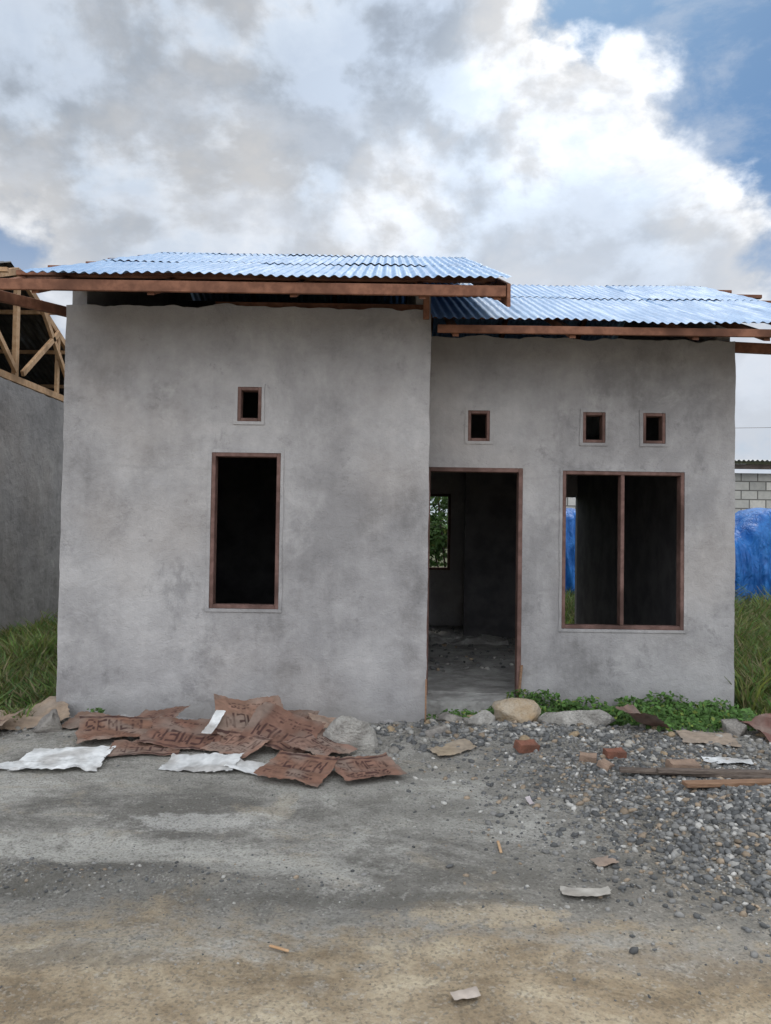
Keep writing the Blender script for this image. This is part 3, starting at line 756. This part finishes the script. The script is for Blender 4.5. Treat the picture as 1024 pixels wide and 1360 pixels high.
# ------------------------------------------------------------------ SKY / LIGHT
SUN_AZ=12; SUN_EL=50
wd=bpy.data.worlds.new('World'); scene.world=wd; wd.use_nodes=True
nt=wd.node_tree; nn=nt.nodes; ll=nt.links
bg=nn['Background']; STR=.12; bg.inputs['Strength'].default_value=STR
sky=nn.new('ShaderNodeTexSky'); sky.sky_type='NISHITA'; sky.sun_disc=False; sky.sun_elevation=R(SUN_EL); sky.sun_rotation=R(SUN_AZ)
tc=nn.new('ShaderNodeTexCoord'); D=tc.outputs['Generated']
def wn(op,a,b=None,c=None):
    n=nn.new('ShaderNodeMath'); n.operation=op
    for i,v in enumerate((a,b,c)):
        if v is None: continue
        if isinstance(v,bpy.types.NodeSocket): ll.new(v,n.inputs[i])
        else: n.inputs[i].default_value=v
    return n.outputs[0]
def wmap(scale,loc=(0,0,0)):
    m=nn.new('ShaderNodeMapping'); ll.new(D,m.inputs[0]); m.inputs['Scale'].default_value=scale; m.inputs['Location'].default_value=loc; return m.outputs[0]
def wnoise(vec,scale,detail,rough,dist):
    n=nn.new('ShaderNodeTexNoise'); ll.new(vec,n.inputs['Vector']); n.inputs['Scale'].default_value=scale
    n.inputs['Detail'].default_value=detail; n.inputs['Roughness'].default_value=rough; n.inputs['Distortion'].default_value=dist; return n.outputs['Fac']
def blob(dirv,r,amt):
    d=Vector(dirv).normalized(); v=nn.new('ShaderNodeVectorMath'); v.operation='DISTANCE'; ll.new(D,v.inputs[0]); v.inputs[1].default_value=d
    m=nn.new('ShaderNodeMapRange'); m.interpolation_type='SMOOTHSTEP'; ll.new(v.outputs['Value'],m.inputs[0])
    m.inputs[1].default_value=0; m.inputs[2].default_value=r; m.inputs[3].default_value=amt; m.inputs[4].default_value=0; return m.outputs[0]
def wrange(v,a,b,c,d):
    m=nn.new('ShaderNodeMapRange'); m.interpolation_type='SMOOTHSTEP'; ll.new(v,m.inputs[0])
    for i,x in enumerate((a,b,c,d)): m.inputs[i+1].default_value=x
    return m.outputs[0]
def wmix(f,a,b):
    mx=nn.new('ShaderNodeMix'); mx.data_type='RGBA'
    for s,v in ((mx.inputs[0],f),(mx.inputs[6],a),(mx.inputs[7],b)):
        if isinstance(v,bpy.types.NodeSocket): ll.new(v,s)
        else: s.default_value=v
    return mx.outputs[2]
def wramp(f,stops):
    n=nn.new('ShaderNodeValToRGB'); ll.new(f,n.inputs[0]); e=n.color_ramp.elements
    while len(e)<len(stops): e.new(.5)
    for i,(p,c) in enumerate(stops): e[i].position=p; e[i].color=(*c,1)
    return n.outputs[0]
def density(loc,dz=0):
    a=wnoise(wmap((1,1,1.4),(loc[0],loc[1],loc[2]+dz)),4.6,9,.56,.10)
    b=wnoise(wmap((1,1,1.4),(loc[0]+4,loc[1]+2,loc[2]+1+dz)),1.7,3,.5,0)
    return wn('ADD',wn('MULTIPLY',a,.66),wn('MULTIPLY',b,.36))
L0=(2.7,1.4,.9)
raw=density(L0); dens=raw
dens2=density(L0,.06)
for dv,r,a in [((.48,1,.66),.30,-.14),((.26,1,.72),.12,-.08),((-.34,1,.50),.55,.05),((-.02,1,.62),.20,.04),((.30,1,.38),.22,.06),((-.5,1,.36),.2,-.07),((0,0,1),.6,.05)]:
    dens=wn('ADD',dens,blob(dv,r,a))
relief=wn('SUBTRACT',dens2,raw)
alpha=wrange(dens,.41,.48,0,1)
cc=wramp(dens,[(.43,(.80,.85,.92)),(.49,(.95,.96,.98)),(.54,(.82,.86,.92)),(.60,(.62,.70,.81)),(.68,(.52,.60,.72))])
lit=wrange(relief,-.05,.05,1.42,.84)
glow=blob((.22,1,.48),.45,.40); gl=wn('ADD',glow,1.0)
# unseen clouds behind the camera get added brightness to light facade and ground
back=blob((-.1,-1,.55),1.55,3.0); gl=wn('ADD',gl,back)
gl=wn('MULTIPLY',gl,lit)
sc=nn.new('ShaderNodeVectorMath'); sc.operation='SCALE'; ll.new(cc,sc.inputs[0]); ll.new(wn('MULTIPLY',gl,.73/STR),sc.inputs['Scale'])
sep=nn.new('ShaderNodeSeparateXYZ'); ll.new(D,sep.inputs[0])
hz=wrange(sep.outputs[2],.20,.42,.70,0)
tint=nn.new('ShaderNodeVectorMath'); tint.operation='MULTIPLY'; ll.new(sky.outputs[0],tint.inputs[0]); tint.inputs[1].default_value=(.30,.46,.60)
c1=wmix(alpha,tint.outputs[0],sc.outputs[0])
veil=wn('MULTIPLY',wrange(wnoise(wmap((1,1,2.0),(7,3,2)),5.0,9,.64,.2),.48,.66,0,1),.45)
c1=wmix(veil,c1,(5.2,5.7,6.5,1))
c2=wmix(hz,c1,(5.2,5.7,6.5,1))
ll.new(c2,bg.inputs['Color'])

sl=bpy.data.lights.new('sun','SUN'); sl.energy=1.5; sl.angle=R(14); sl.color=(1,.95,.87)
so=link(bpy.data.objects.new('sun',sl))
dv=Vector((math.sin(R(SUN_AZ))*math.cos(R(SUN_EL)),math.cos(R(SUN_AZ))*math.cos(R(SUN_EL)),math.sin(R(SUN_EL))))
so.rotation_euler=dv.to_track_quat('Z','Y').to_euler()

# ------------------------------------------------------------------ CAMERA
cam=bpy.data.cameras.new('camera'); cam.sensor_fit='VERTICAL'; cam.sensor_height=36; cam.lens=27.0; cam.clip_end=3000; cam.clip_start=.05
co=link(bpy.data.objects.new('camera',cam)); co.location=(0,0,1.6)
co.matrix_world=Matrix.Translation((0,0,1.6))@Euler((R(90+1.4),0,0)).to_matrix().to_4x4()@Matrix.Rotation(R(.85),4,'Z')
scene.camera=co
scene.view_settings.view_transform='Standard'; scene.view_settings.look='None'; scene.view_settings.exposure=0
